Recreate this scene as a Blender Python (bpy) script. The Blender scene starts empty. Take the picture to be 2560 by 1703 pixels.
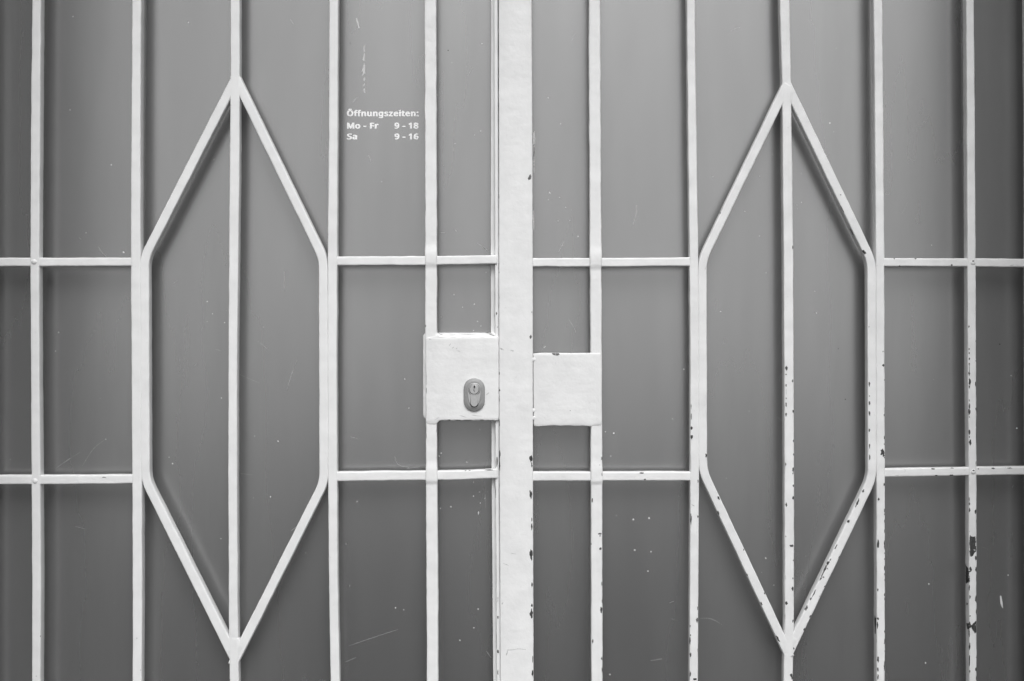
import bpy, bmesh, math, random
from mathutils import Vector, noise
from mathutils.bvhtree import BVHTree
from mathutils.geometry import tessellate_polygon

# ------------------------------------------------------------------ camera
S = bpy.context.scene
COL = S.collection
PX = 0.00055            # metres per pixel of a 2560 px wide picture, on the plane of the gate's front
DIST = 1.40             # camera to that plane
ZC = 1.10               # camera height
cam_data = bpy.data.cameras.new("camera")
cam_data.sensor_width = 36.0
cam_data.lens = 36.0 * DIST / (2560 * PX)
cam_data.clip_start = 0.05
cam_data.clip_end = 200.0
cam = bpy.data.objects.new("camera", cam_data)
cam.location = (0, -DIST, ZC)
cam.rotation_euler = (math.radians(90), 0, 0)
COL.objects.link(cam)
S.camera = cam
CAM = Vector((0, -DIST, ZC))

# ------------------------------------------------------------------ sky, sun, exposure (black and white photograph, overcast)
TILT = math.radians(8)           # sky tipped to lower the horizon that the grey panel reflects
SUN_EL = math.radians(60)
SUN_AZ = math.radians(180 - 8)      # behind the camera
world = bpy.data.worlds.new("World")
S.world = world
world.use_nodes = True
wn = world.node_tree
bg = wn.nodes["Background"]
sky = wn.nodes.new("ShaderNodeTexSky")
sky.sky_type = 'NISHITA'
sky.sun_disc = False
sky.sun_elevation = SUN_EL
sky.sun_rotation = SUN_AZ
sky.dust_density = 4.0
bw = wn.nodes.new("ShaderNodeRGBToBW")
wn.links.new(sky.outputs[0], bw.inputs[0])
wn.links.new(bw.outputs[0], bg.inputs[0])
tc = wn.nodes.new("ShaderNodeTexCoord")
tilt = wn.nodes.new("ShaderNodeMapping")
tilt.vector_type = 'POINT'
tilt.inputs["Rotation"].default_value = (-TILT, 0, 0)
wn.links.new(tc.outputs["Generated"], tilt.inputs["Vector"])
wn.links.new(tilt.outputs[0], sky.inputs["Vector"])
bg.inputs[1].default_value = 0.10
sun_data = bpy.data.lights.new("sun", 'SUN')
sun_data.energy = 0.9
sun_data.angle = math.radians(40)
sun_data.color = (1, 1, 1)
sun = bpy.data.objects.new("sun", sun_data)
COL.objects.link(sun)
sun.rotation_euler = (math.radians(90) - (SUN_EL - TILT), 0, math.radians(180) - SUN_AZ)
sun.location = (0, -4, 5)
S.view_settings.view_transform = 'Standard'
S.view_settings.look = 'None'
S.view_settings.gamma = 1.0
S.view_settings.use_curve_mapping = False
S.view_settings.exposure = 0.80

# ------------------------------------------------------------------ materials
def new_mat(name):
    m = bpy.data.materials.new(name)
    m.use_nodes = True
    nt = m.node_tree
    return m, nt, nt.nodes["Principled BSDF"]

def nd(nt, kind, **kw):
    n = nt.nodes.new(kind)
    for k, v in kw.items():
        setattr(n, k, v)
    return n

def mat_paint(name, lo, hi, dirt, bump):
    m, nt, p = new_mat(name)
    geo = nd(nt, "ShaderNodeNewGeometry")
    n1 = nd(nt, "ShaderNodeTexNoise"); n1.inputs["Scale"].default_value = 35; n1.inputs["Detail"].default_value = 5
    nt.links.new(geo.outputs["Position"], n1.inputs["Vector"])
    r = nd(nt, "ShaderNodeMapRange")
    r.inputs["From Min"].default_value = 0.3; r.inputs["From Max"].default_value = 0.7
    r.inputs["To Min"].default_value = lo; r.inputs["To Max"].default_value = hi
    nt.links.new(n1.outputs["Fac"], r.inputs["Value"])
    n2 = nd(nt, "ShaderNodeTexNoise"); n2.inputs["Scale"].default_value = 210; n2.inputs["Detail"].default_value = 3
    nt.links.new(geo.outputs["Position"], n2.inputs["Vector"])
    d = nd(nt, "ShaderNodeMapRange")
    d.inputs["From Min"].default_value = 0.66; d.inputs["From Max"].default_value = 0.76
    d.inputs["To Min"].default_value = 1.0; d.inputs["To Max"].default_value = 1.0 - dirt
    nt.links.new(n2.outputs["Fac"], d.inputs["Value"])
    mul = nd(nt, "ShaderNodeMath", operation='MULTIPLY')
    nt.links.new(r.outputs[0], mul.inputs[0]); nt.links.new(d.outputs[0], mul.inputs[1])
    nt.links.new(mul.outputs[0], p.inputs["Base Color"])
    p.inputs["Roughness"].default_value = 0.42
    n3 = nd(nt, "ShaderNodeTexNoise"); n3.inputs["Scale"].default_value = 120; n3.inputs["Detail"].default_value = 4; n3.inputs["Roughness"].default_value = 0.55
    nt.links.new(geo.outputs["Position"], n3.inputs["Vector"])
    b = nd(nt, "ShaderNodeBump"); b.inputs["Strength"].default_value = bump; b.inputs["Distance"].default_value = 0.0012
    nt.links.new(n3.outputs["Fac"], b.inputs["Height"])
    nt.links.new(b.outputs[0], p.inputs["Normal"])
    return m

def mat_flat(name, v, rough=0.6, metal=0.0, var=0.15, scale=150):
    m, nt, p = new_mat(name)
    geo = nd(nt, "ShaderNodeNewGeometry")
    n1 = nd(nt, "ShaderNodeTexNoise"); n1.inputs["Scale"].default_value = scale; n1.inputs["Detail"].default_value = 4
    nt.links.new(geo.outputs["Position"], n1.inputs["Vector"])
    r = nd(nt, "ShaderNodeMapRange")
    r.inputs["From Min"].default_value = 0.3; r.inputs["From Max"].default_value = 0.7
    r.inputs["To Min"].default_value = v * (1 - var); r.inputs["To Max"].default_value = v * (1 + var)
    nt.links.new(n1.outputs["Fac"], r.inputs["Value"])
    nt.links.new(r.outputs[0], p.inputs["Base Color"])
    p.inputs["Roughness"].default_value = rough
    p.inputs["Metallic"].default_value = metal
    return m

def mat_panel():
    m, nt, p = new_mat("grey_satin_panel")
    geo = nd(nt, "ShaderNodeNewGeometry")
    mp = nd(nt, "ShaderNodeMapping"); mp.inputs["Scale"].default_value = (1, 1, 0.16)
    nt.links.new(geo.outputs["Position"], mp.inputs["Vector"])
    n1 = nd(nt, "ShaderNodeTexNoise"); n1.inputs["Scale"].default_value = 16; n1.inputs["Detail"].default_value = 6; n1.inputs["Roughness"].default_value = 0.6
    nt.links.new(mp.outputs[0], n1.inputs["Vector"])
    r = nd(nt, "ShaderNodeMapRange")
    r.inputs["From Min"].default_value = 0.3; r.inputs["From Max"].default_value = 0.7
    r.inputs["To Min"].default_value = PANEL_V * 0.94; r.inputs["To Max"].default_value = PANEL_V * 1.06
    nt.links.new(n1.outputs["Fac"], r.inputs["Value"])
    # sparse pale dust specks
    v = nd(nt, "ShaderNodeTexVoronoi"); v.inputs["Scale"].default_value = 26
    nt.links.new(geo.outputs["Position"], v.inputs["Vector"])
    th = nd(nt, "ShaderNodeMapRange")
    th.inputs["From Min"].default_value = 0.016; th.inputs["From Max"].default_value = 0.032
    th.inputs["To Min"].default_value = 0.10; th.inputs["To Max"].default_value = 0.0
    nt.links.new(v.outputs["Distance"], th.inputs["Value"])
    sep = nd(nt, "ShaderNodeSeparateColor")
    nt.links.new(v.outputs["Color"], sep.inputs[0])
    gt = nd(nt, "ShaderNodeMath", operation='GREATER_THAN'); gt.inputs[1].default_value = 0.6
    nt.links.new(sep.outputs[0], gt.inputs[0])
    mu = nd(nt, "ShaderNodeMath", operation='MULTIPLY')
    nt.links.new(th.outputs[0], mu.inputs[0]); nt.links.new(gt.outputs[0], mu.inputs[1])
    ad = nd(nt, "ShaderNodeMath", operation='ADD')
    nt.links.new(r.outputs[0], ad.inputs[0]); nt.links.new(mu.outputs[0], ad.inputs[1])
    nt.links.new(ad.outputs[0], p.inputs["Base Color"])
    n2 = nd(nt, "ShaderNodeTexNoise"); n2.inputs["Scale"].default_value = 7; n2.inputs["Detail"].default_value = 7
    nt.links.new(mp.outputs[0], n2.inputs["Vector"])
    r2 = nd(nt, "ShaderNodeMapRange")
    r2.inputs["From Min"].default_value = 0.3; r2.inputs["From Max"].default_value = 0.7
    r2.inputs["To Min"].default_value = PANEL_R * 0.90; r2.inputs["To Max"].default_value = PANEL_R * 1.10
    nt.links.new(n2.outputs["Fac"], r2.inputs["Value"])
    nt.links.new(r2.outputs[0], p.inputs["Roughness"])
    p.inputs["Metallic"].default_value = PANEL_M
    return m

REVEAL = -0.34  # unseen jambs reach this far forward to shade the outer bars and panel
PANEL_V, PANEL_R, PANEL_M = 0.32, 0.27, 0.75
M = {
    'paint': mat_paint("white_gate_paint", 0.73, 0.81, 0.08, 0.22),
    'paint_worn': mat_paint("worn_white_gate_paint", 0.70, 0.81, 0.16, 0.30),
    'paint_thick': mat_paint("thick_lumpy_white_paint", 0.74, 0.82, 0.07, 0.45),
    'chip': mat_flat("bare_dark_iron", 0.045, 0.6, 0.0, 0.5, 400),
    'chip_grey': mat_flat("grey_primer_chip", 0.12, 0.6, 0.0, 0.35, 400),
    'chip_soft': mat_flat("worn_paint_edge", 0.50, 0.6, 0.0, 0.3, 500),
    'panel': mat_panel(),
    'scuff': mat_flat("white_paint_speck", 0.70, 0.6, 0.0, 0.1, 300),
    'scuff_mid': mat_flat("pale_paint_smear", 0.60, 0.55, 0.0, 0.2, 600),
    'scratch': mat_flat("fine_scratch", 0.44, 0.42, 0.6, 0.3, 500),
    'vinyl': mat_flat("white_vinyl_lettering", 0.93, 0.5, 0.0, 0.03, 100),
    'steel': mat_flat("satin_stainless_steel", 0.40, 0.55, 1.0, 0.06, 300),
    'nickel': mat_flat("bright_nickel", 0.60, 0.48, 1.0, 0.05, 500),
    'dark': mat_flat("dark_gap", 0.012, 0.8, 0.0, 0.2, 200),
    'frame': mat_flat("grey_frame_paint", 0.26, 0.5, 0.0, 0.08, 30),
}

# ------------------------------------------------------------------ helpers
def P(x, y, d=0.0):
    """point seen at picture position x, y (2560 px wide), d metres behind the gate's front plane"""
    k = (DIST + d) / DIST
    return Vector(((x - 1280) * PX * k, d, ZC + (851.5 - y) * PX * k))

class MB:
    def __init__(self):
        self.v = []; self.f = []; self.m = []; self.bvh = None
    def face(self, idx, mat=0):
        self.f.append(tuple(idx)); self.m.append(mat)
    def tree(self):
        if self.bvh is None:
            self.bvh = BVHTree.FromPolygons(self.v, self.f)
        return self.bvh

WPOS = {}
def build(mb, name, mats, parent=None, smooth=True):
    c = Vector((0, 0, 0))
    for v in mb.v: c += v
    c /= len(mb.v)
    me = bpy.data.meshes.new(name)
    me.from_pydata([v - c for v in mb.v], [], mb.f)
    for k in mats: me.materials.append(M[k])
    me.polygons.foreach_set("material_index", mb.m)
    me.polygons.foreach_set("use_smooth", [smooth] * len(mb.f))
    bm = bmesh.new(); bm.from_mesh(me)
    bmesh.ops.recalc_face_normals(bm, faces=[f for f in bm.faces if f.material_index == 0])
    for f in bm.faces:                       # chips and specks are single sheets: face the front
        if f.material_index > 0 and f.normal.y > 0: f.normal_flip()
    bm.to_mesh(me); bm.free(); me.update()
    o = bpy.data.objects.new(name, me)
    COL.objects.link(o)
    o.location = c - (WPOS[parent.name] if parent else Vector((0, 0, 0)))
    if parent: o.parent = parent
    WPOS[o.name] = c
    return o

def empty(name, loc, label, cat):
    o = bpy.data.objects.new(name, None)
    o.empty_display_size = 0.1
    COL.objects.link(o); o.location = loc
    WPOS[o.name] = Vector(loc)
    o["label"] = label; o["category"] = cat
    return o

def box(mb, x0, x1, y0, y1, z0, z1, mat=0):
    b = len(mb.v)
    for x in (x0, x1):
        for y in (y0, y1):
            for z in (z0, z1): mb.v.append(Vector((x, y, z)))
    for q in ((0, 1, 3, 2), (4, 6, 7, 5), (0, 4, 5, 1), (2, 3, 7, 6), (0, 2, 6, 4), (1, 5, 7, 3)):
        mb.face([b + i for i in q], mat)

def round_path(pts, rad):
    out = [pts[0]]
    for a, b, c in zip(pts, pts[1:], pts[2:]):
        a, b, c = Vector(a), Vector(b), Vector(c)
        r1 = min(rad, (a - b).length * .45); r2 = min(rad, (c - b).length * .45)
        p = b + (a - b).normalized() * r1; q = b + (c - b).normalized() * r2
        for i in range(9):
            t = i / 8
            out.append(tuple(p * (1 - t) ** 2 + b * 2 * t * (1 - t) + q * t * t))
    out.append(pts[-1])
    return out

def resample(pts, step):
    L = [0.0]
    for a, b in zip(pts, pts[1:]): L.append(L[-1] + (Vector(b) - Vector(a)).length)
    n = max(2, int(L[-1] / step)); out = []; j = 0
    for i in range(n + 1):
        t = L[-1] * i / n
        while j < len(L) - 2 and L[j + 1] < t: j += 1
        s = (t - L[j]) / max(1e-9, L[j + 1] - L[j])
        out.append(tuple(Vector(pts[j]) * (1 - s) + Vector(pts[j + 1]) * s))
    return out

def profile(w, t, rf, rb):
    """rounded rectangle: list of (u, v), v = 0 at the front"""
    pts = []
    def arc(cu, cv, r, a0, a1, n):
        for i in range(n + 1):
            a = math.radians(a0 + (a1 - a0) * i / n)
            pts.append((cu + r * math.cos(a), cv + r * math.sin(a)))
    h = w / 2
    arc(h - rf, rf, rf, -90, 0, 4)
    arc(h - rb, t - rb, rb, 0, 90, 2)
    arc(-h + rb, t - rb, rb, 90, 180, 2)
    arc(-h + rf, rf, rf, 180, 270, 4)
    for k in (-.75, -.4, 0, .4, .75):
        pts.append(((h - rf) * k, 0.0))
    return pts

def bar(pts, width, thick=.012, front=0.0, rough=1.0, radius=38, bumps=(), seed=0, step=5.0, rf=.0016, mb=None):
    """sweep a hand-painted flat bar along picture points; width in px (number or list per point)"""
    mb = mb or MB()
    if isinstance(width, (int, float)): width = [width] * len(pts)
    p3 = [(x, y, w) for (x, y), w in zip(pts, width)]
    if radius: p3 = [tuple(q) for q in round_path(p3, radius)]
    p3 = resample(p3, step)
    n = len(p3); rings = []
    for i, (x, y, w) in enumerate(p3):
        a = p3[max(0, i - 1)]; b = p3[min(n - 1, i + 1)]
        T = Vector((b[0] - a[0], 0, -(b[1] - a[1]))).normalized()
        N = Vector((-T.z, 0, T.x))
        c = P(x, y, 0)
        key = Vector((seed * 7.3, x * .012, y * .012))
        w = w * PX * (1 + rough * .04 * noise.noise(key * 1.7))
        c += N * (rough * .00019 * noise.noise(key * 1.1 + Vector((5, 0, 0))))
        dep = front + rough * .00018 * noise.noise(key * 2.1 + Vector((9, 0, 0)))
        wb = 1.0
        for (by, amp, half, soft) in bumps:
            q = abs(y - by)
            if y < by: soft *= 4
            g = 1.0 if q < half else max(0.0, 1 - (q - half) / soft)
            g = g * g * (3 - 2 * g)
            dep -= amp * g; wb += .04 * g
        ring = []
        for (u, v) in profile(w * wb, thick, min(rf, thick * .3), .0008):
            p = c + N * u; p.y = dep + v
            q = noise.noise_vector(p * 260) * (.00011 * rough) + noise.noise_vector(p * 75 + Vector((3, 1, seed))) * (.00016 * rough)
            p += q
            ring.append(len(mb.v)); mb.v.append(p)
        rings.append(ring)
    k = len(rings[0])
    for r0, r1 in zip(rings, rings[1:]):
        for j in range(k):
            mb.face((r0[j], r0[(j + 1) % k], r1[(j + 1) % k], r1[j]))
    mb.face(rings[0][::-1]); mb.face(rings[-1])
    return mb

def plate(outline, front, thick, bevel=.0012, mb=None, mat=0, lump=.0001, sub=7.0):
    """flat plate from a picture outline (already at the front plane), soft front edge"""
    mb = mb or MB()
    pts = resample(list(outline) + [outline[0]], sub)[:-1]
    n = len(pts)
    ctr = Vector((sum(p[0] for p in pts) / n, sum(p[1] for p in pts) / n))
    area = sum(pts[i][0] * pts[(i + 1) % n][1] - pts[(i + 1) % n][0] * pts[i][1] for i in range(n))
    sgn = 1 if area > 0 else -1
    loops = []
    for (inset, d) in ((0, thick), (0, bevel), (bevel * .3, bevel * .3), (bevel, 0.0)):
        ids = []
        for i, p in enumerate(pts):
            a, b = Vector(pts[i - 1][:2]), Vector(pts[(i + 1) % n][:2])
            t = (b - a).normalized(); nn = Vector((-t.y, t.x)) * sgn
            q = Vector(p[:2]) + nn * (inset / PX)
            w = P(q.x, q.y, 0); w.y = front + d
            w += noise.noise_vector(w * 180) * lump
            ids.append(len(mb.v)); mb.v.append(w)
        loops.append(ids)
    for l0, l1 in zip(loops, loops[1:]):
        for i in range(n):
            mb.face((l0[i], l0[(i + 1) % n], l1[(i + 1) % n], l1[i]), mat)
    tri = tessellate_polygon([[Vector((mb.v[i].x, mb.v[i].z, 0)) for i in loops[-1]]])
    for t in tri: mb.face([loops[-1][i] for i in t], mat)
    mb.face(loops[0][::-1], mat)
    return mb

RNG = random.Random(5)
def chip(mb, x, y, w, h, mat=1, rot=0.0, poly=None, lift=.00016, rag=.35):
    """flake of missing paint laid on whatever surface of the part lies at that picture place"""
    tree = mb.tree()
    if poly:
        pr = resample(list(poly) + [poly[0]], 2.2)[:-1]
        x = sum(p[0] for p in pr) / len(pr); y = sum(p[1] for p in pr) / len(pr)
        ring = [(p[0] - x + RNG.uniform(-.6, .6), p[1] - y + RNG.uniform(-.6, .6)) for p in pr]
    else:
        n = 9 if max(w, h) < 6 else 14
        ca, sa = math.cos(rot), math.sin(rot); ring = []
        for i in range(n):
            a = 2 * math.pi * i / n
            r = 1 + RNG.uniform(-rag, rag)
            u, v = .5 * w * r * math.cos(a), .5 * h * r * math.sin(a)
            ring.append((u * ca - v * sa, u * sa + v * ca))
    def hit(px, py):
        d = (P(px, py) - CAM).normalized()
        loc, nor, idx, dist = tree.ray_cast(CAM, d)
        return None if loc is None else loc - d * lift
    c = hit(x, y)
    if c is None: return
    new_v = [c]; rows = []
    fr = (.5, 1.0) if max(w, h) < 8 and not poly else (.33, .66, 1.0)
    for k in fr:
        row = []
        for (u, v) in ring:
            kk = k; q = None
            while kk > .04 and q is None:
                q = hit(x + u * kk, y + v * kk); kk *= .85
            row.append(len(new_v)); new_v.append(q if q is not None else c)
        rows.append(row)
    b = len(mb.v); mb.v += new_v
    n = len(ring)
    for i in range(n):
        mb.face((b, b + rows[0][i], b + rows[0][(i + 1) % n]), mat)
        for r0, r1 in zip(rows, rows[1:]):
            mb.face((b + r0[i], b + r1[i], b + r1[(i + 1) % n], b + r0[(i + 1) % n]), mat)

def chips(mb, conv, items, mat=1):
    for it in items:
        x, y = conv(it[0], it[1]); k = conv(1, 0)[0] - conv(0, 0)[0]
        rot = it[4] if len(it) > 4 else 0.0
        mt = it[5] if len(it) > 5 else mat
        chip(mb, x, y, it[2] * k * (1.08 if mt < 3 else 1.0), it[3] * k * (1.05 if mt < 3 else 1.0), mt, rot)

def zoom(x0, y0, k): return lambda x, y: (x0 + k * x, y0 + k * y)
Z1 = zoom(0, 0, .40816); Z2 = zoom(820, 0, .40816); Z3 = zoom(1500, 0, .44972); Z4 = zoom(0, 600, .3954)
Z5 = zoom(1000, 780, .2806); Z6 = zoom(1680, 600, .39533); Z7 = zoom(0, 1140, .38184); Z8 = zoom(1680, 1140, .37336)
Z4B = zoom(820, 1140, .4073); Z3B = zoom(1040, 600, .2121); ZV = zoom(2300, 1240, .2951); ZS = zoom(860, 30, .14025)
ZD = zoom(2000, 1300, .12754); ZL = zoom(1140, 920, 1 / 12.07)
TOP, BOT = -1040, 2740          # the gate's full height in picture px

def vbar_pts(rows):
    """rows (y, left, right) -> centre points and widths, carried on to the full height"""
    rows = [(TOP, rows[0][1], rows[0][2])] + rows + [(BOT, rows[-1][1], rows[-1][2])]
    return [((l + r) / 2, y) for y, l, r in rows], [r - l for y, l, r in rows]

def dome(mb, x, y, r, front, h, mat=0, n=14):
    c = P(x, y); b = len(mb.v)
    mb.v.append(Vector((c.x, front - h, c.z))); rows = []
    for a in (25, 50, 72, 90):
        s, k = math.sin(math.radians(a)), math.cos(math.radians(a))
        row = []
        for i in range(n):
            t = 2 * math.pi * i / n
            row.append(len(mb.v)); mb.v.append(Vector((c.x + r * PX * s * math.cos(t), front - h * k, c.z + r * PX * s * math.sin(t))))
        rows.append(row)
    for i in range(n):
        mb.face((b, rows[0][i], rows[0][(i + 1) % n]), mat)
        for r0, r1 in zip(rows, rows[1:]):
            mb.face((r0[i], r1[i], r1[(i + 1) % n], r0[(i + 1) % n]), mat)
    return mb

# ------------------------------------------------------------------ unseen door frame round the gate, made deep to darken the outer edges
PAN = 0.030             # the grey panel stands this far behind the gate's front
XL, XR = P(-62, 0).x, P(2640, 0).x
frame = empty("unseen_door_frame", (0, .03, 0), "unseen grey door frame outside the view, its deep jambs added to darken the outer edges", "door frame")
ZT = P(0, TOP - 60).z
def frame_part(name, *b):
    mb = MB(); box(mb, *b); return build(mb, name, ['frame'], frame, smooth=False)
frame_part("shading_jamb", XL - .09, XL, REVEAL, .075, 0.0, ZT)
frame_part("shading_jamb", XR, XR + .09, REVEAL, .075, 0.0, ZT)
frame_part("lintel", XL - .09, XR + .09, REVEAL, .075, ZT, ZT + .10)
frame_part("threshold", XL, XR, REVEAL, .075, 0.0, .03)

# ------------------------------------------------------------------ grey panel with the opening hours
panel = empty("door_panel", (0, PAN, .03), "plain grey satin door panel behind the white bars, with white opening hours lettering", "door panel")
pm = MB()
box(pm, XL + .001, XR - .001, PAN, PAN + .022, .031, ZT - .001)
def speck(x, y, w, h, mat, rot=0.0, poly=None, lift=.0003):
    if poly: ring = list(poly)
    else:
        n = 8; ca, sa = math.cos(rot), math.sin(rot); ring = []
        for i in range(n):
            a = 2 * math.pi * i / n; r = 1 + RNG.uniform(-.25, .25)
            u, v = .5 * w * r * math.cos(a), .5 * h * r * math.sin(a)
            ring.append((x + u * ca - v * sa, y + u * sa + v * ca))
    b = len(pm.v)
    for p in ring: pm.v.append(P(p[0], p[1], PAN - lift))
    if poly:
        for t in tessellate_polygon([[Vector((p[0], p[1], 0)) for p in ring]]): pm.face([b + i for i in t], mat)
    else: pm.face(range(b, b + len(ring)), mat)
def line(pts, w, mat, lift=.0003):
    pts = resample(round_path(pts, 60), 9)
    b = len(pm.v); n = len(pts)
    for i, p in enumerate(pts):
        a, c = Vector(pts[max(0, i - 1)][:2]), Vector(pts[min(n - 1, i + 1)][:2])
        t = (c - a).normalized(); k = w * .5 * (.35 + .65 * math.sin(math.pi * (i + .5) / n)) * RNG.uniform(.7, 1.2)
        pm.v.append(P(p[0] - t.y * k, p[1] + t.x * k, PAN - lift)); pm.v.append(P(p[0] + t.y * k, p[1] - t.x * k, PAN - lift))
    for i in range(n - 1): pm.face((b + 2 * i, b + 2 * i + 1, b + 2 * i + 3, b + 2 * i + 2), mat)
# scraped paint above the lettering
for poly in ([(212, 118), (222, 105), (235, 110), (258, 180), (272, 250), (285, 285), (262, 292), (245, 240), (222, 170)],
             [(358, 590), (368, 592), (370, 718), (358, 720), (348, 660)],
             [(358, 738), (370, 740), (370, 860), (358, 885), (330, 850), (345, 800)],
             [(360, 900), (375, 960), (378, 1100), (350, 1120), (325, 1140), (330, 1110), (342, 1050), (305, 1075), (340, 990)],
             [(365, 1160), (385, 1200), (365, 1228), (340, 1225)],
             [(370, 1265), (380, 1290), (350, 1325), (338, 1315)],
             [(358, 1355), (372, 1358), (382, 1445), (365, 1440), (345, 1390)]):
    speck(0, 0, 0, 0, 2, poly=[ZS(*q) for q in poly])
speck(0, 0, 0, 0, 1, poly=[Z8(*q) for q in ((2195, 940), (2200, 934), (2206, 940), (2214, 985), (2217, 1022), (2208, 1012), (2199, 985))])
speck(0, 0, 0, 0, 2, poly=[Z2(*q) for q in ((1256, 812), (1266, 806), (1270, 850), (1266, 884), (1256, 888))])
SP = [(Z1, 757, 1545, 9), (Z1, 447, 102, 5), (Z1, 429, 674, 5), (Z1, 682, 1010, 5), (Z1, 527, 1427, 5), (Z1, 1155, 138, 8),
      (Z2, 943, 269, 6), (Z2, 935, 803, 7), (Z2, 1349, 600, 6), (Z2, 1425, 759, 6), (Z2, 1358, 1182, 8), (Z2, 1419, 1210, 5), (Z2, 1350, 1224, 5),
      (Z2, 1456, 1271, 5), (Z2, 1409, 1354, 5), (Z2, 1482, 1350, 5), (Z2, 1532, 1449, 9), (Z2, 897, 828, 5), (Z2, 778, 880, 4),
      (Z3, 1278, 684, 8), (Z3, 1300, 733, 4), (Z3, 628, 983, 5), (Z3, 805, 1175, 5), (Z3, 888, 980, 4), (Z3, 1095, 1140, 4), (Z3, 1120, 1125, 4),
      (Z4, 371, 585, 6), (Z4, 351, 703, 7), (Z4, 1310, 390, 7), (Z4, 1343, 467, 6), (Z4, 1091, 1415, 9), (Z4, 1069, 1375, 6), (Z4, 1758, 1273, 8), (Z4, 669, 1260, 6),
      (Z4, 1310, 517, 5), (Z4, 1420, 523, 7), (Z4, 1400, 1000, 8), (Z4, 1610, 1240, 6),
      (Z5, 43, 598, 9), (Z5, 79, 857, 8), (Z5, 367, 1258, 10), (Z5, 350, 1285, 8), (Z5, 600, 1335, 9), (Z5, 1905, 1080, 14), (Z5, 1830, 1068, 8), (Z5, 1878, 1284, 8),
      (Z5, 1285, 315, 10), (Z5, 1296, 308, 9), (Z5, 710, 1050, 7), (Z5, 655, 1520, 8), (Z5, 367, 45, 8), (Z5, 690, 85, 8), (Z5, 655, 165, 7),
      (Z3B, 687, 758, 12), (Z3B, 548, 793, 10), (Z3B, 826, 384, 10), (Z3B, 298, 908, 10), (Z3B, 448, 645, 9), (Z3B, 765, 1014, 9),
      (Z6, 595, 208, 5), (Z6, 307, 453, 6), (Z6, 913, 462, 6), (Z6, 903, 325, 5), (Z6, 2144, 858, 8), (Z6, 2180, 1190, 8), (Z6, 75, 818, 8), (Z6, 1642, 33, 6),
      (Z7, 1107, 8, 6), (Z7, 1447, 542, 6), (Z7, 1771, 268, 7), (Z7, 2266, 575, 8), (Z7, 2337, 298, 8), (Z7, 1660, 275, 5),
      (Z8, 628, 684, 9), (Z8, 682, 865, 7), (Z8, 600, 780, 5), (Z8, 1698, 1386, 9), (Z8, 2250, 798, 8), (Z8, 1720, 858, 7),
      (Z4B, 177, 282, 7), (Z4B, 111, 538, 7), (Z4B, 893, 247, 8), (Z4B, 755, 312, 8), (Z4B, 1875, 390, 11), (Z4B, 1971, 382, 10), (Z4B, 1882, 578, 10),
      (Z4B, 1983, 588, 8), (Z4B, 1964, 707, 6), (Z4B, 1731, 1342, 8), (Z4B, 922, 940, 7), (Z4B, 414, 932, 7), (Z4B, 810, 1132, 7), (Z4B, 690, 322, 6),
      (Z4B, 935, 290, 6), (Z4B, 962, 262, 7), (Z4B, 930, 222, 5), (Z4B, 895, 1055, 6), (Z4B, 465, 945, 5), (Z4B, 853, 37, 7)]
for cv, x, y, d in SP:
    k = cv(1, 0)[0] - cv(0, 0)[0]; q = cv(x, y)
    speck(q[0], q[1], d * k * 1.1, d * k * RNG.uniform(.9, 1.4), 1 if d > 5 else 2, RNG.uniform(0, 3))
speck(*Z4B(924, 350), 2.4, 10.5, 1, .15); speck(*Z4B(133, 800), 1.8, 6, 2, .05); speck(*Z7(2289, 853), 1.8, 7, 2)
speck(*Z2(736, 309), 3, 3, 4); speck(*ZS(112, 556), 2.6, 2.6, 4); speck(*Z6(1052, 687), 3, 2.5, 4); speck(*Z6(1096, 1008), 3, 2.5, 4); speck(*Z6(2072, 660), 3, 3, 4)
for pts in ([Z4B(430, 1066), Z4B(350, 1090), Z4B(130, 1165)], [Z4B(1980, 1255), Z4B(2010, 1253), Z4B(2050, 1246)],
            [Z3(205, 1140), Z3(198, 1210), Z3(183, 1252)], [Z4(1515, 850), Z4(1580, 880), Z4(1640, 905)], [Z4(1878, 758), Z4(1850, 830), Z4(1813, 950)],
            [Z4(360, 1440), Z4(430, 1390), Z4(510, 1340)], [Z4(660, 1265), Z4(590, 1315), Z4(520, 1430)], [Z4(1360, 690), Z4(1400, 702)],
            [Z4(1630, 640), Z4(1690, 690)], [Z4(620, 40), Z4(640, 75), Z4(672, 106)], [Z4(1800, 200), Z4(1797, 320)], [Z4(2215, 1245), Z4(2260, 1258)],
            [Z5(1500, 60), Z5(1545, 130), Z5(1567, 185)], [Z5(790, 735), Z5(830, 715)], [Z7(2260, 1350), Z7(2330, 1320)], [Z7(1575, 115), Z7(1655, 125)],
            [Z7(1905, 490), Z7(1990, 430), Z7(2060, 350)], [Z8(190, 1088), Z8(260, 1085), Z8(335, 1130)], [Z2(180, 595), Z2(150, 630)], [Z2(690, 1424), Z2(716, 1427)],
            [Z2(775, 1405), Z2(788, 1418)], [Z2(915, 1490), Z2(980, 1535)], [Z2(248, 950), Z2(262, 990)], [Z3B(1745, 10), Z3B(1715, 85), Z3B(1680, 140)],
            [Z3B(780, 80), Z3B(855, 140)], [Z5(180, 1380), Z5(60, 1395)], [Z4B(410, 5), Z4B(425, 60), Z4B(500, 70)], [Z4B(965, 200), Z4B(968, 320)],
            [Z2(600, 555), Z2(620, 520)], [(1215, 1627), (1228, 1645)]):
    line(pts, 1.5, 3)
line([Z2(1262, 900), Z2(1262, 1060)], 3.0, 3); line([Z2(1258, 1290), Z2(1261, 1410)], 3.0, 2); line([Z2(1262, 890), Z2(1260, 950)], 4, 2)
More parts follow.
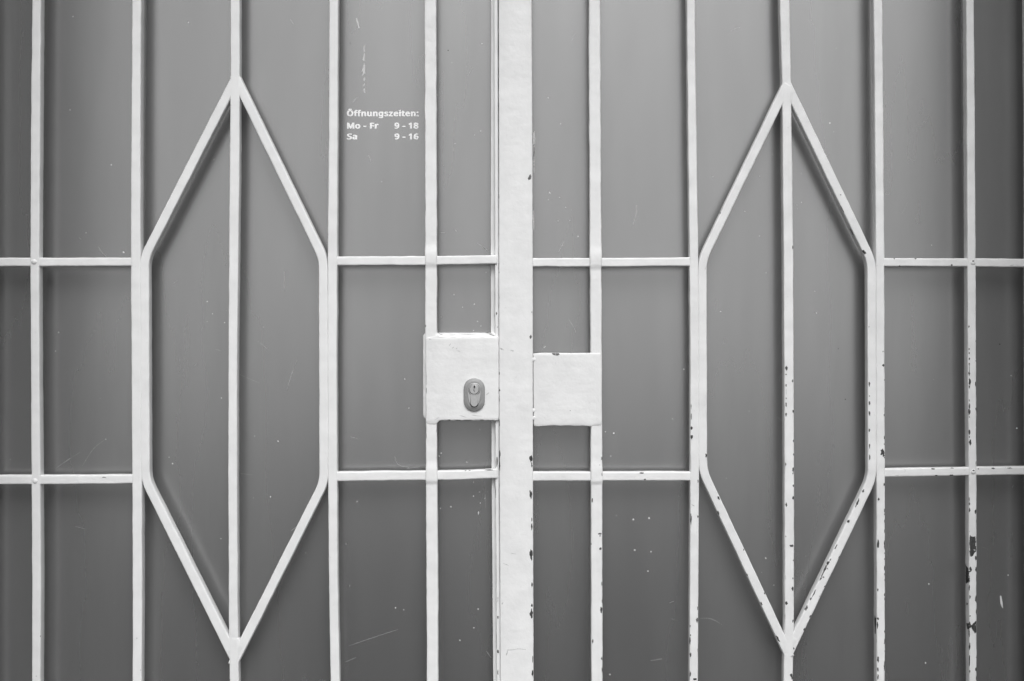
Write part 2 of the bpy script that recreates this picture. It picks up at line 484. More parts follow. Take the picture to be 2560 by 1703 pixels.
for i in range(50):                      # fine dust and hairline scratches
    x, y = RNG.uniform(0, 2560), RNG.uniform(0, 1703)
    if 840 < x < 1070 and 240 < y < 370: continue
    if RNG.random() < .62: speck(x, y, RNG.uniform(1.2, 2.2), RNG.uniform(1.2, 2.4), 2 if RNG.random() < .6 else 3)
    else:
        a = RNG.uniform(0, 6.28); L = RNG.uniform(8, 34)
        line([(x, y), (x + .5 * L * math.cos(a) + RNG.uniform(-3, 3), y + .5 * L * math.sin(a)), (x + L * math.cos(a), y + L * math.sin(a))], .8, 3)
build(pm, "panel_sheet", ['panel', 'scuff', 'scuff_mid', 'scratch', 'chip'], panel, smooth=False)

GLYPHS = {
    "Öffnungszeiten:": [
        [4638,-243,4774,-248,4901,-229,4948,-212,4999,-183,5039,-146,5063,-111,5086,-49,5094,12,5094,596,5076,620,5040,632,4924,632,4878,616,4809,636,4717,643,4605,626,4546,602,4509,577,4471,541,4438,492,4417,444,4403,383,4402,249,4416,188,4440,134,4475,86,4517,48,4601,8,4717,-10,4845,0,4822,-61,4798,-83,4774,-93,4659,-88,4532,-53,4486,-56,4455,-73,4447,-91,4447,-176,4457,-195,4532,-224],
        [9824,-12,9885,-13,9934,0,9973,24,9997,61,10000,115,9986,152,9948,182,9889,200,9827,201,9776,188,9737,164,9715,128,9713,73,9728,36,9770,4],
        [376,-6,483,-10,564,-2,646,18,727,55,792,103,839,158,875,225,899,304,909,407,902,498,875,596,838,663,783,723,714,772,633,805,529,825,425,828,345,820,252,797,183,766,124,723,69,663,33,596,10,517,0,413,7,322,30,231,68,158,128,91,195,46,287,10],
        [3039,-6,3159,-8,3263,16,3309,1,3413,0,3448,6,3476,24,3481,42,3481,596,3462,620,3413,633,3298,633,3263,626,3237,608,3231,273,3224,225,3206,181,3171,150,3125,143,3088,152,3068,182,3059,237,3054,608,3021,628,2975,633,2859,631,2814,608,2809,225,2824,134,2855,79,2905,36,2963,10],
        [5382,-6,5536,-7,5649,18,5733,67,5760,97,5781,140,5788,188,5784,231,5770,267,5740,304,5676,346,5478,424,5445,450,5449,480,5478,490,5545,486,5663,456,5709,463,5736,480,5774,559,5767,586,5686,619,5570,640,5444,640,5328,615,5245,565,5220,535,5204,498,5198,456,5204,413,5221,377,5247,346,5325,298,5510,225,5542,194,5535,158,5501,142,5421,145,5282,185,5236,180,5208,164,5200,146,5200,67,5212,42,5286,12],
        [6791,-6,6897,-10,6989,0,7099,30,7134,55,7137,146,7116,171,7082,182,7047,182,6920,148,6828,149,6777,182,6758,213,6745,255,6759,260,7093,260,7151,276,7165,298,7161,407,7144,468,7116,520,7061,577,6989,617,6909,638,6816,643,6724,630,6655,605,6587,559,6536,498,6501,419,6488,334,6494,243,6519,164,6564,97,6620,51,6701,13],
        [7865,-6,7947,-10,8028,1,8081,18,8101,42,8101,115,8092,134,8039,153,7947,142,7936,146,7922,170,7918,207,7918,480,8039,486,8079,498,8097,523,8095,602,8078,620,8051,630,7924,633,7918,638,7918,705,7913,736,7878,756,7785,760,7739,752,7712,729,7676,626,7601,594,7581,571,7581,523,7590,504,7612,492,7669,480,7669,182,7690,97,7716,61,7754,30,7808,6],
        [8440,-6,8547,-10,8639,0,8748,30,8783,55,8786,146,8766,171,8731,182,8697,182,8570,148,8478,149,8426,182,8407,213,8394,255,8408,260,8743,260,8801,277,8814,298,8810,407,8793,468,8766,520,8710,577,8646,614,8558,638,8466,643,8374,630,8305,605,8236,559,8185,498,8151,419,8138,334,8143,243,8168,164,8214,97,8270,51,8351,13],
        [1087,6,1118,0,1244,1,1279,11,1296,24,1301,42,1301,480,1406,487,1441,499,1544,480,1544,42,1549,24,1578,6,1614,0,1729,0,1781,18,1793,36,1793,480,1914,491,1939,504,1949,523,1949,596,1938,614,1890,632,1798,633,1793,638,1798,681,1821,718,1902,703,1959,711,1982,729,1994,760,2011,821,1994,838,1971,848,1902,864,1833,870,1752,866,1694,852,1628,821,1579,770,1553,711,1543,620,1464,597,1441,619,1417,629,1302,636,1304,669,1325,716,1429,703,1464,710,1486,723,1520,808,1516,827,1501,839,1406,864,1291,869,1198,851,1128,815,1094,780,1072,742,1058,693,1050,620,968,595,952,584,944,565,944,518,956,502,991,488,1052,480,1052,36,1064,18],
        [2042,6,2075,0,2190,0,2225,7,2251,24,2262,389,2287,456,2303,474,2329,485,2375,489,2398,482,2425,438,2430,36,2441,18,2467,5,2502,0,2617,1,2663,16,2677,36,2677,188,2677,401,2670,474,2642,541,2593,590,2513,626,2421,642,2317,639,2225,615,2202,627,2167,633,2075,633,2040,626,2018,614,2008,596,2008,42,2017,20],
        [3659,6,3690,0,3817,1,3852,11,3871,30,3878,389,3903,456,3920,474,3944,485,3990,489,4013,483,4028,468,4042,438,4047,36,4058,18,4082,5,4117,0,4232,0,4278,15,4294,36,4294,188,4294,401,4286,474,4258,541,4209,590,4128,627,4036,642,3944,640,3840,616,3794,632,3667,629,3635,614,3624,596,3625,36,3636,18],
        [5867,6,5905,0,6366,0,6401,7,6427,24,6432,115,6404,140,6366,148,6136,152,6422,517,6423,602,6392,626,6355,633,5917,633,5882,625,5857,608,5853,517,5882,492,5917,485,6125,480,5835,109,5834,30],
        [7303,6,7336,0,7462,1,7497,12,7516,30,7517,596,7507,614,7474,629,7324,632,7289,621,7270,602,7269,36,7280,18],
        [8952,6,8985,0,9101,0,9135,7,9161,24,9172,389,9197,456,9213,474,9239,486,9285,489,9308,482,9335,438,9340,36,9351,18,9377,5,9412,0,9527,1,9574,16,9587,36,9587,188,9587,401,9580,474,9552,541,9503,590,9424,626,9331,642,9227,639,9135,615,9077,633,8985,633,8951,626,8928,614,8918,596,8918,42,8927,20],
        [4728,143,4694,164,4665,213,4652,273,4653,359,4667,419,4694,465,4728,488,4769,486,4809,464,4834,419,4847,346,4845,249,4831,194,4809,162,4774,144],
        [414,151,371,164,341,182,310,213,288,249,261,346,261,474,286,565,333,629,397,663,483,668,529,658,564,641,593,614,617,577,648,474,648,346,624,255,575,188,541,164,506,153],
        [6759,410,6752,413,6768,450,6805,485,6839,491,6874,476,6895,450,6906,413],
        [8408,410,8401,413,8418,450,8455,485,8489,491,8524,476,8544,450,8555,413],
        [9821,432,9885,431,9935,444,9974,468,9997,504,10000,559,9986,596,9949,626,9893,644,9839,647,9781,635,9737,608,9717,577,9712,523,9728,480,9764,450],
        [7359,650,7416,649,7462,660,7505,687,7523,717,7525,760,7510,796,7474,824,7424,839,7370,840,7324,829,7288,808,7266,778,7261,729,7277,693,7312,665],
        [331,839,399,845,460,873,495,851,552,839,610,844,656,863,676,881,689,906,686,960,656,994,598,1015,518,1013,460,985,408,1009,356,1018,298,1012,252,992,232,973,222,948,227,894,265,857],
    ],
    "Mo - Fr": [
        [3213,-5,3399,-10,3591,-3,3756,14,3893,39,4011,74,4113,121,4181,171,4228,232,4247,305,4236,384,4195,448,4122,506,4005,560,3876,597,3729,623,3543,639,3372,643,3180,636,3015,618,2898,597,2770,560,2675,518,2603,467,2556,408,2535,335,2547,250,2586,190,2658,131,2746,86,2878,43,3033,13],
        [135,1,436,1,518,10,567,25,579,281,600,302,890,19,957,5,1039,0,1259,0,1369,11,1417,31,1698,309,1716,287,1727,25,1791,7,1890,0,2164,1,2274,15,2311,38,2311,700,2308,785,2240,810,2137,817,1753,817,1640,804,1601,785,1149,349,693,798,628,812,545,817,134,816,24,798,0,779,0,38,44,13],
        [7383,1,7708,1,7790,11,7834,25,7845,311,8503,315,8586,324,8641,348,8641,439,8613,456,8558,468,8476,473,7845,475,7845,658,8531,658,8646,670,8694,694,8694,779,8668,799,8586,814,7406,817,7318,810,7257,791,7247,38,7291,13],
        [8933,1,9244,1,9327,9,9377,25,9389,348,9431,414,9494,451,9601,480,9848,477,9928,487,9972,506,10000,609,9930,630,9819,639,9546,640,9327,613,9217,631,8943,632,8846,621,8801,603,8796,38,8840,13],
        [3344,144,3249,165,3174,214,3137,287,3140,360,3169,414,3235,463,3317,485,3435,487,3537,465,3606,421,3642,360,3642,275,3608,214,3547,171,3454,146],
        [5319,238,6034,237,6143,248,6196,275,6196,360,6146,384,6061,395,5348,396,5238,385,5181,360,5184,269,5225,250],
    ],
    "9 - 18": [
        [455,-5,796,-10,1145,4,1423,34,1650,80,1825,141,1967,226,2046,317,2083,433,2068,542,2001,627,1881,700,1695,761,1451,804,1145,826,831,824,553,802,379,774,252,743,140,700,61,652,14,597,0,536,23,469,76,421,159,378,251,348,518,299,831,278,1040,278,1249,287,1273,281,1150,202,971,157,727,142,379,155,274,148,208,135,181,117,195,25,274,7],
        [8704,-5,8946,-10,9190,-6,9552,25,9713,54,9846,92,9937,135,9990,183,10000,256,9941,317,9789,378,9553,433,9748,481,9882,542,9924,609,9886,682,9782,735,9643,773,9469,801,9225,821,8807,826,8611,816,8424,797,8251,767,8141,737,8056,700,8005,658,7993,591,8044,530,8161,475,8331,427,8102,372,7956,305,7910,232,7946,153,8054,92,8205,50,8424,16],
        [6658,1,7066,1,7170,13,7225,31,7229,779,7170,805,6996,817,6682,815,6583,804,6477,779,5897,646,5856,621,6048,542,6125,529,6299,525,6404,536,6474,552,6485,548,6485,38,6540,13],
        [8912,140,8803,147,8708,171,8663,202,8658,244,8695,281,8777,311,8912,339,8981,331,9120,306,9207,281,9253,250,9257,214,9216,177,9140,153,9051,142],
        [3438,238,4349,237,4488,249,4550,275,4550,360,4488,384,4384,394,3478,396,3326,384,3262,360,3266,269,3318,250],
        [971,426,866,438,791,469,749,524,756,579,794,621,866,653,971,672,1082,670,1190,646,1267,609,1318,560,1327,512,1283,475,1190,445,1075,428],
        [8946,519,8776,560,8734,609,8751,639,8788,658,8843,670,8946,676,9051,672,9120,659,9160,639,9177,609,9164,579,9120,553,9016,525],
    ],
    "Sa": [
        [1439,-5,2652,-8,3168,1,3683,20,4113,46,4465,80,4740,123,4909,171,4978,232,4929,293,4802,335,4553,378,4275,408,3855,440,2292,524,2105,542,1993,566,1992,627,2115,652,2309,665,2996,664,4027,629,4297,633,4542,652,4829,743,4798,761,4628,778,4285,794,3425,820,2223,826,1278,799,868,773,557,743,315,706,154,664,81,615,116,548,247,499,504,451,832,414,1192,387,2741,305,2986,281,3081,256,3106,220,3041,190,2874,165,2652,153,2309,148,1793,152,591,191,247,185,67,171,0,153,0,68,79,44,655,13],
        [6656,-5,7635,-7,8408,18,8752,1,9525,0,9926,19,10000,38,9991,445,9879,512,9657,560,9353,595,8923,621,8322,638,7635,642,6948,632,6260,607,5831,583,5680,560,5913,481,6030,463,6260,451,6604,450,7377,485,7807,491,8046,475,8157,427,8162,414,8064,410,7034,399,6174,369,5659,329,5435,299,5271,262,5176,214,5180,165,5254,123,5396,86,5596,56,5917,26],
        [7205,145,7098,159,7050,183,7067,214,7161,238,7463,260,8088,269,8154,269,8133,226,7935,171,7549,144],
    ],
    "9 - 16": [
        [454,-5,796,-10,1144,4,1422,34,1648,80,1824,141,1965,226,2044,317,2081,433,2066,542,1999,627,1879,700,1693,761,1450,804,1144,826,831,824,552,802,378,774,252,743,140,700,61,652,14,597,0,536,23,469,76,421,159,378,251,348,517,299,831,278,1039,278,1248,287,1272,281,1149,202,970,157,726,142,378,155,274,148,208,135,181,117,195,25,274,7],
        [8781,-5,9147,-8,9495,20,9756,74,9930,153,10000,238,9994,329,9929,396,9775,463,9580,506,9321,533,9043,541,8729,530,8841,609,9008,656,9112,669,9252,675,9565,663,9704,668,9800,688,9815,725,9812,785,9773,802,9704,813,9321,828,8904,817,8625,789,8404,749,8225,694,8081,621,7982,530,7930,414,7933,293,7993,202,8103,128,8290,62,8521,18],
        [6652,1,7059,1,7164,13,7218,31,7222,779,7164,805,6990,817,6677,815,6577,804,6471,779,5892,646,5851,621,6043,542,6120,529,6294,525,6398,536,6468,552,6479,548,6479,38,6534,13],
        [8938,146,8841,165,8752,202,8693,250,8678,299,8712,335,8790,366,8904,387,9008,391,9112,384,9203,354,9250,311,9257,256,9229,208,9166,171,9054,147],
        [3435,238,4345,237,4484,249,4546,275,4546,360,4484,384,4380,394,3475,396,3323,384,3259,360,3263,269,3315,250],
        [970,426,865,438,791,469,749,524,755,579,793,621,865,653,970,672,1081,670,1189,646,1266,609,1317,560,1326,512,1282,475,1189,445,1074,428],
    ],
}
def lettering(key, x0, x1, base, cap):
    mb = MB(); kx = (x1 - x0) / 10000.0; ky = cap / 1000.0
    loops = []
    for flat in GLYPHS[key]:
        pts = [(x0 + flat[i] * kx, base - flat[i + 1] * ky) for i in range(0, len(flat), 2)]
        n = len(pts)
        ar = sum(pts[i][0] * pts[(i + 1) % n][1] - pts[(i + 1) % n][0] * pts[i][1] for i in range(n))
        loops.append((ar, pts))
    def inside(p, poly):
        c = False; n = len(poly)
        for i in range(n):
            a, b = poly[i], poly[(i + 1) % n]
            if (a[1] > p[1]) != (b[1] > p[1]) and p[0] < (b[0] - a[0]) * (p[1] - a[1]) / (b[1] - a[1]) + a[0]: c = not c
        return c
    outer = [l for l in loops if l[0] < 0]; holes = [l for l in loops if l[0] > 0]
    for _, o in outer:
        group = [o] + [h for _, h in holes if inside(h[0], o)]
        allp = [p for g in group for p in g]
        b = len(mb.v)
        for p in allp: mb.v.append(P(p[0], p[1], PAN - .00035))
        for t in tessellate_polygon([[Vector((p[0], p[1], 0)) for p in g] for g in group]): mb.face([b + i for i in t], 1)
    return build(mb, "lettering", ['vinyl', 'vinyl'], panel, smooth=False)
lettering("Öffnungszeiten:", 867.2, 1046.7, 291.0, 18.6)
lettering("Mo - Fr", 867.5, 946.5, 321.9, 18.4)
lettering("9 - 18", 986.0, 1046.4, 321.9, 18.4)
lettering("Sa", 867.5, 893.0, 348.9, 18.4)
lettering("9 - 16", 986.3, 1046.5, 348.9, 18.4)

# ------------------------------------------------------------------ gate leaf with the lock
GL = empty("gate_leaf", P(500, BOT), "smooth white iron gate leaf with lock plate and keyhole beside the wide strip", "gate")
GR = empty("gate_leaf", P(2000, BOT), "white iron gate leaf with chipped paint, wide central strip and blank square plate", "gate")
for o in (GL, GR): o["group"] = "two leaves of the barred gate"

def add_vbar(parent, rows, worn=False, bumps=(), chip_sets=(), seed=0, front=0.0, thick=.012, name="vertical_bar", mat=None, rough=1.0):
    pts, w = vbar_pts(rows)
    mb = bar(pts, w, thick=thick, front=front, radius=0, bumps=bumps, seed=seed, rough=rough)
    for cv, items in chip_sets: chips(mb, cv, items)
    return build(mb, name, [mat or ('paint_worn' if worn else 'paint'), 'chip', 'chip_grey', 'chip_soft'], parent)

add_vbar(GL, [(0, -58, -30), (1703, -60, -32)], seed=20, name="hinge_stile", thick=.014)
add_vbar(GL, [(0, 80.5, 102), (200, 77.5, 100.5), (420, 76, 99), (650, 75, 97.5), (900, 76.5, 98), (1190, 78, 100.3), (1450, 79.6, 102), (1703, 79.4, 100.4)], seed=1,
         chip_sets=[(Z7, [(265, 1180, 8, 6, .4), (238, 1442, 10, 6, 0, 3)])])
add_vbar(GL, [(0, 330, 352.6), (220, 328.6, 351.4), (420, 327.4, 351), (640, 326.5, 351), (1190, 330, 354.5), (1450, 330.8, 355.2), (1703, 330.7, 354)], seed=2,
         chip_sets=[(Z7, [(895, 1193, 12, 5, 0, 3), (920, 1403, 8, 10, 0, 3)])])
add_vbar(GL, [(0, 576, 599), (200, 576, 599), (420, 573.8, 598.5), (640, 571.9, 595.5), (900, 570.6, 592.6), (1190, 570, 592.6), (1500, 571.4, 594), (1600, 571.8, 595), (1680, 573.5, 596.5), (1703, 574, 597)], seed=3)
add_vbar(GL, [(0, 823, 845.4), (300, 822, 844.4), (640, 819, 843), (900, 818.5, 842), (1190, 819.8, 842.8), (1450, 822, 844.4), (1703, 826.3, 849)], seed=4)
add_vbar(GL, [(0, 1061, 1090.4), (300, 1062, 1091), (600, 1063, 1092), (840, 1062.4, 1092), (1070, 1065, 1092), (1200, 1064.5, 1093), (1450, 1066, 1095), (1703, 1067.2, 1095.8)], seed=5, rough=1.5, mat='paint_thick',
         bumps=[(649, .0017, 12, 7), (1190, .0017, 13, 7)], chip_sets=[(Z5, [(228, 125, 8, 14), (236, 1108, 6, 40, 0, 3), (326, 1060, 6, 30, 0, 3)])])
# edge angle beside the central strip
eb = bar([(1241.4, TOP), (1239.5, 0), (1242, 655), (1243, 1200), (1246.5, 1703), (1247, BOT)], 9.6, thick=.020, front=.0035, radius=0, seed=6, rough=.8, rf=.0012)
bar([(1232.6, TOP), (1232.6, 0), (1231.6, 655), (1234, 1200), (1238, 1703), (1238.5, BOT)], 11, thick=.006, front=.0125, radius=0, seed=7, rough=.8, rf=.001, mb=eb)
chips(eb, Z3B, [(950, 865, 12, 34), (932, 340, 3, 110, 0, 3), (930, 700, 4, 180, 0, 3), (930, 890, 3, 60, 0, 2)])
chips(eb, Z5, [(866, 1330, 8, 66), (850, 1130, 3, 150, 0, 3), (852, 1350, 4, 60, 0, 3), (870, 135, 8, 12, 0, 2)])
chips(eb, Z4B, [(1037, 35, 6, 60), (1043, 990, 8, 16), (1043, 1200, 10, 22), (1033, 700, 3, 300, 0, 3), (1033, 1100, 4, 200, 0, 3), (1030, 220, 3, 60, 0, 2), (1042, 1330, 6, 30, 0, 2), (1042, 880, 5, 30, 0, 3)])
build(eb, "edge_profile", ['paint', 'chip', 'chip_grey', 'chip_soft'], GL)

def add_cross(parent, pts, w, worn=False, front=.0007, chip_sets=(), seed=0, mat=None, rough=1.2):
    mb = bar(pts, w, thick=.0108, front=front, radius=0, seed=seed, rough=rough)
    for cv, items in chip_sets: chips(mb, cv, items)
    return build(mb, "crossbar", [mat or ('paint_worn' if worn else 'paint_thick'), 'chip', 'chip_grey', 'chip_soft'], parent)
add_cross(GL, [(-40, 655), (90, 655), (335, 654.6)], 21.4, seed=31, rough=1.0)
add_cross(GL, [(-40, 1200.2), (90, 1200), (200, 1199.6), (336, 1198)], 22.6, seed=32, chip_sets=[(Z7, [(680, 140, 22, 6, .1, 2)])])
add_cross(GL, [(836, 652.5), (1078, 651.2), (1160, 650.2), (1242, 648.6)], 22.2, seed=33, rough=1.6)
add_cross(GL, [(836, 1192), (1078, 1189), (1160, 1188), (1243, 1184.5)], 23.2, seed=34, rough=1.6,
          chip_sets=[(Z4B, [(845, 90, 10, 5), (870, 88, 12, 5), (990, 86, 42, 7)]), (Z5, [(375, 1495, 40, 7, 0, 3)])])

def add_diamond(parent, pts, w, worn=False, chip_sets=(), seed=0, front=.0003, radius=27):
    mb = bar(pts, w, thick=.012, front=front, radius=radius, seed=seed, rough=1.0)
    for cv, items in chip_sets: chips(mb, cv, items)
    return build(mb, "diamond_bar", ['paint_worn' if worn else 'paint', 'chip', 'chip_grey', 'chip_soft'], parent)
add_diamond(GL, [(590, 193), (360.6, 643), (362.5, 1200), (587, 1650)], [23.4, 22.6, 22.6, 24], seed=41, front=.0001)
add_diamond(GL, [(585, 187), (807.5, 645), (809.5, 1206), (580, 1664)], [23.6, 22.6, 22.6, 24], seed=42, front=.0002)
def web(parent, pts, worn):
    w = plate(pts, .00012, .009, bevel=.0002, lump=.00006, sub=3.0)
    return build(w, "weld_web", ['paint_worn' if worn else 'paint'], parent)
web(GL, [(579, 190), (596, 190), (601, 205), (606, 218), (600, 238), (596, 245), (588, 247), (580, 247), (576, 243), (570, 220), (575, 205)], False)
web(GL, [(572, 1597), (584, 1595), (597, 1596), (606, 1617), (598, 1636), (593, 1650), (577, 1650), (574, 1640), (562, 1612)], False)
for (x, y) in ((85, 654.6), (87.8, 1203)):
    build(dome(MB(), x, y, 6.8, .0002, .0018), "rivet", ['paint'], GL)

# lock plate: flush with the bar, a deeper case behind it
lk = plate([(1064, 846), (1068, 842.6), (1086, 841), (1091, 838), (1092.6, 832), (1094.5, 836), (1099, 841), (1236, 842), (1241, 839), (1247, 841), (1247.4, 1051), (1238, 1051.8), (1100, 1051.5),
            (1095, 1054), (1092.6, 1061), (1078, 1062), (1066, 1060), (1064.4, 1056)], -.0006, .010, bevel=.0014, lump=.00028)
chips(lk, Z5, [(445, 292, 8, 26, .6, 3), (472, 318, 7, 24, .9, 3), (520, 348, 34, 5, .2, 3), (505, 325, 8, 16, .7, 3), (395, 962, 60, 4, 0, 3), (520, 965, 50, 6, 0, 2), (600, 966, 80, 4, 0, 1), (735, 967, 40, 6, 0, 1), (800, 968, 110, 4, 0, 2), (440, 962, 26, 7, 0, 1),
               (655, 219, 12, 5, 0, 2), (876, 700, 4, 60, 0, 3), (234, 600, 4, 160, 0, 3), (233, 880, 5, 120, 0, 3), (234, 700, 4, 60, 0, 2), (279, 210, 14, 10, 0, 3), (268, 242, 18, 8, 0, 3), (780, 730, 8, 26, .8, 3), (690, 925, 80, 5, .1, 3), (330, 950, 40, 5, -.5, 3), (560, 930, 60, 4, .3, 3)])
lock = build(lk, "lock_case", ['paint_thick', 'chip', 'chip_grey', 'chip_soft'], GL)
cb = plate([(1057, 839), (1060, 834), (1066, 833), (1094, 832), (1238, 832), (1240, 1049), (1066, 1050), (1060, 1046), (1057, 1040)], .0042, .026, bevel=.001, lump=.0002)
chips(cb, Z5, [(440, 182, 90, 4, 0, 2), (600, 200, 160, 4, .05, 3), (790, 190, 70, 6, .2, 2), (820, 206, 50, 5, .3, 1), (360, 198, 50, 4, .4, 2), (215, 560, 4, 300, 0, 3), (212, 800, 3, 120, 0, 3), (560, 184, 40, 3, 0, 3), (470, 204, 60, 3, 0, 3)])
build(cb, "case_back", ['paint_thick', 'chip', 'chip_grey', 'chip_soft'], lock)

def stadium(cx, y0, y1, r, n=22):
    out = []
    for i in range(n + 1):
        a = math.pi + math.pi * i / n; out.append((cx + r * math.cos(a), y0 + r + r * math.sin(a)))
    for i in range(n + 1):
        a = math.pi * i / n; out.append((cx + r * math.cos(a), y1 - r + r * math.sin(a)))
    return out
def raised(mb, outline, levels, mat=0, cap=True):
    """outline in picture px, levels = (scale inset px, height above the front plane in m)"""
    cx = sum(p[0] for p in outline) / len(outline); cy = sum(p[1] for p in outline) / len(outline)
    n = len(outline); rows = []
    for ins, h in levels:
        row = []
        for i, p in enumerate(outline):
            a, b = Vector(outline[i - 1]), Vector(outline[(i + 1) % n])
            t = (b - a); t = t.normalized() if t.length > 1e-6 else Vector((1, 0)); nn = Vector((-t.y, t.x))
            if nn.dot(Vector((cx - p[0], cy - p[1]))) < 0: nn = -nn
            q = P(p[0] + nn.x * ins, p[1] + nn.y * ins); q.y = -h
            row.append(len(mb.v)); mb.v.append(q)
        rows.append(row)
    for r0, r1 in zip(rows, rows[1:]):
        for i in range(n): mb.face((r0[i], r0[(i + 1) % n], r1[(i + 1) % n], r1[i]), mat)
    if cap:
        b = len(mb.v); q = P(cx, cy); q.y = -levels[-1][1]; mb.v.append(q)
        for i in range(n): mb.face((b, rows[-1][i], rows[-1][(i + 1) % n]), mat)
    return mb
CX = 1185.8
esc = raised(MB(), stadium(CX, 944.9, 1028.1, 26.3), [(0, 0.0), (0, .0022), (.5, .0028), (1.3, .0031), (8.5, .0036), (12.5, .0036)])
build(esc, "escutcheon", ['steel'], lock, smooth=False)
# pear shaped rose ring, brighter
pear = []
for i in range(25):
    a = math.pi + math.pi * i / 24; pear.append((CX + 17 * math.cos(a), 974.5 + 17 * math.sin(a)))
for (u, y) in ((16.9, 981), (16.2, 989), (14.9, 997), (13.0, 1004), (10.8, 1010), (8.2, 1015.5), (4.4, 1019.2)): pear.append((CX + u, y))
pear.append((CX, 1020.3))
for (u, y) in ((4.4, 1019.2), (8.2, 1015.5), (10.8, 1010), (13.0, 1004), (14.9, 997), (16.2, 989), (16.9, 981)): pear.append((CX - u, y))
build(raised(MB(), pear, [(-.4, .0030), (0, .0042), (.7, .0045), (1.6, .0045)]), "lock_rose", ['nickel'], lock, smooth=False)
def circle(cx, cy, r, n=28): return [(cx + r * math.cos(2 * math.pi * i / n), cy + r * math.sin(2 * math.pi * i / n)) for i in range(n)]
cyl = MB()
slot = []
for i in range(25):
    a = math.radians(125) + math.radians(290) * i / 24; slot.append((CX + 15.2 * math.cos(a), 974 + 15.2 * math.sin(a)))
for i in range(15):
    a = math.pi * i / 14; slot.append((CX + 9.9 * math.cos(a), 1008.2 + 10.6 * math.sin(a)))
raised(cyl, slot, [(0, .0046), (0, .0047)], 1)                                   # dark gap round the cylinder
body = [(CX - 8.9, 986), (CX + 9.2, 986)] + [(CX + .15 + 9.05 * math.cos(math.pi * i / 14), 1006.8 + 9.4 * math.sin(math.pi * i / 14)) for i in range(15)]
raised(cyl, body, [(0, .0046), (0, .0050), (.4, .0051)], 0)
raised(cyl, circle(CX, 974, 14.3), [(0, .0046), (0, .0052), (.4, .0053), (1.9, .0053), (2.0, .0049)], 0, cap=False)
raised(cyl, circle(CX, 974, 12.3), [(0, .0047), (0, .0049)], 1)
cyl_o = build(cyl, "lock_cylinder", ['nickel', 'dark'], lock, smooth=False)
plug = raised(MB(), circle(CX, 973.6, 11.3), [(0, .0049), (0, .0051), (.4, .0052)], 0)
for poly in ([(535, 525), (545, 535), (560, 522), (582, 530), (580, 560), (590, 580), (572, 600), (575, 622), (545, 612), (552, 590), (520, 580), (515, 572), (542, 566)],
             [(530, 622), (541, 622), (540, 655), (530, 655)], [(528, 662), (542, 662), (541, 694), (530, 694)], [(565, 640), (574, 640), (573, 688), (565, 688)],
             [(548, 690), (575, 698), (572, 712), (556, 708)]):
    b = len(plug.v); pts = [ZL(*q) for q in poly]
    for p in pts:
        q = P(*p); q.y = -.00535; plug.v.append(q)
    for t in tessellate_polygon([[Vector((p[0], p[1], 0)) for p in pts]]): plug.face([b + i for i in t], 1)
build(plug, "cylinder_plug", ['nickel', 'dark'], lock, smooth=False)

# ------------------------------------------------------------------ gate leaf with the chipped paint
def edge_run(cv, x, y0, y1, n, w=6, hmin=6, hmax=26, mats=(1, 1, 2), jit=2.0):
    r = random.Random(int(x + y0))
    return [(x + r.uniform(-jit, jit), r.uniform(y0, y1), w * r.uniform(.6, 1.2), r.uniform(hmin, hmax), 0, r.choice(mats)) for _ in range(n)]

# wide central strip
st = plate([(1246.6, TOP), (1329.6, TOP), (1329.2, 0), (1330.6, 260), (1332, 655), (1332.6, 1200), (1334, 1703), (1334.5, BOT), (1251.5, BOT), (1251, 1703), (1248.4, 1200), (1247.2, 655), (1246.6, 0)],
           -.0015, .016, bevel=.0013, lump=.00022, sub=6)
chips(st, Z2, [(1042, 273, 5, 56), (1237, 1087, 18, 32, .3, 2), (1046, 985, 3, 40), (1047, 1200, 3, 30, 0, 2)])
chips(st, Z3B, [(978, 380, 8, 24), (976, 500, 6, 40, 0, 2), (975, 872, 9, 70), (974, 1035, 10, 24), (1354, 1140, 24, 46, 0, 2), (1366, 850, 6, 26, 0, 2), (974, 930, 5, 40), (976, 1190, 6, 30)])
chips(st, Z5, [(884, 548, 9, 26), (888, 697, 9, 16), (1167, 1305, 22, 46), (1173, 1350, 8, 22), (1174, 1375, 6, 14), (889, 1270, 11, 60), (889, 1370, 8, 70), (882, 885, 6, 24), (884, 1100, 8, 30), (880, 270, 5, 24, 0, 2), (880, 420, 5, 50, 0, 2), (884, 780, 5, 60, 0, 2), (886, 990, 5, 60, 0, 2), (1000, 345, 30, 10, .4, 3), (905, 330, 40, 12, .4, 3)])
chips(st, Z4B, [(1246, 18, 17, 36), (1251, 60, 8, 20), (1244, 238, 17, 44), (1251, 390, 6, 22), (1250, 435, 8, 38), (1247, 608, 16, 56), (1252, 790, 8, 32), (1251, 917, 9, 18), (1249, 966, 17, 46), (1255, 1335, 9, 34), (1257, 1250, 5, 40, 0, 2),
                (1052, 15, 7, 50), (1051, 430, 6, 36), (1050, 290, 4, 26), (1053, 700, 4, 60), (1055, 930, 6, 60), (1052, 1270, 6, 66), (1052, 1340, 5, 40), (1051, 560, 4, 80, 0, 2), (1053, 1100, 5, 70),
                (1130, 1190, 60, 4, -.1, 3), (1190, 1186, 60, 3, .1, 3), (1100, 1205, 6, 40, .3, 3), (1070, 905, 8, 16, .5, 3), (1140, 600, 30, 4, .2, 3), (1090, 665, 40, 4, .4, 3)])
build(st, "closing_strip", ['paint_thick', 'chip', 'chip_grey', 'chip_soft'], GR)

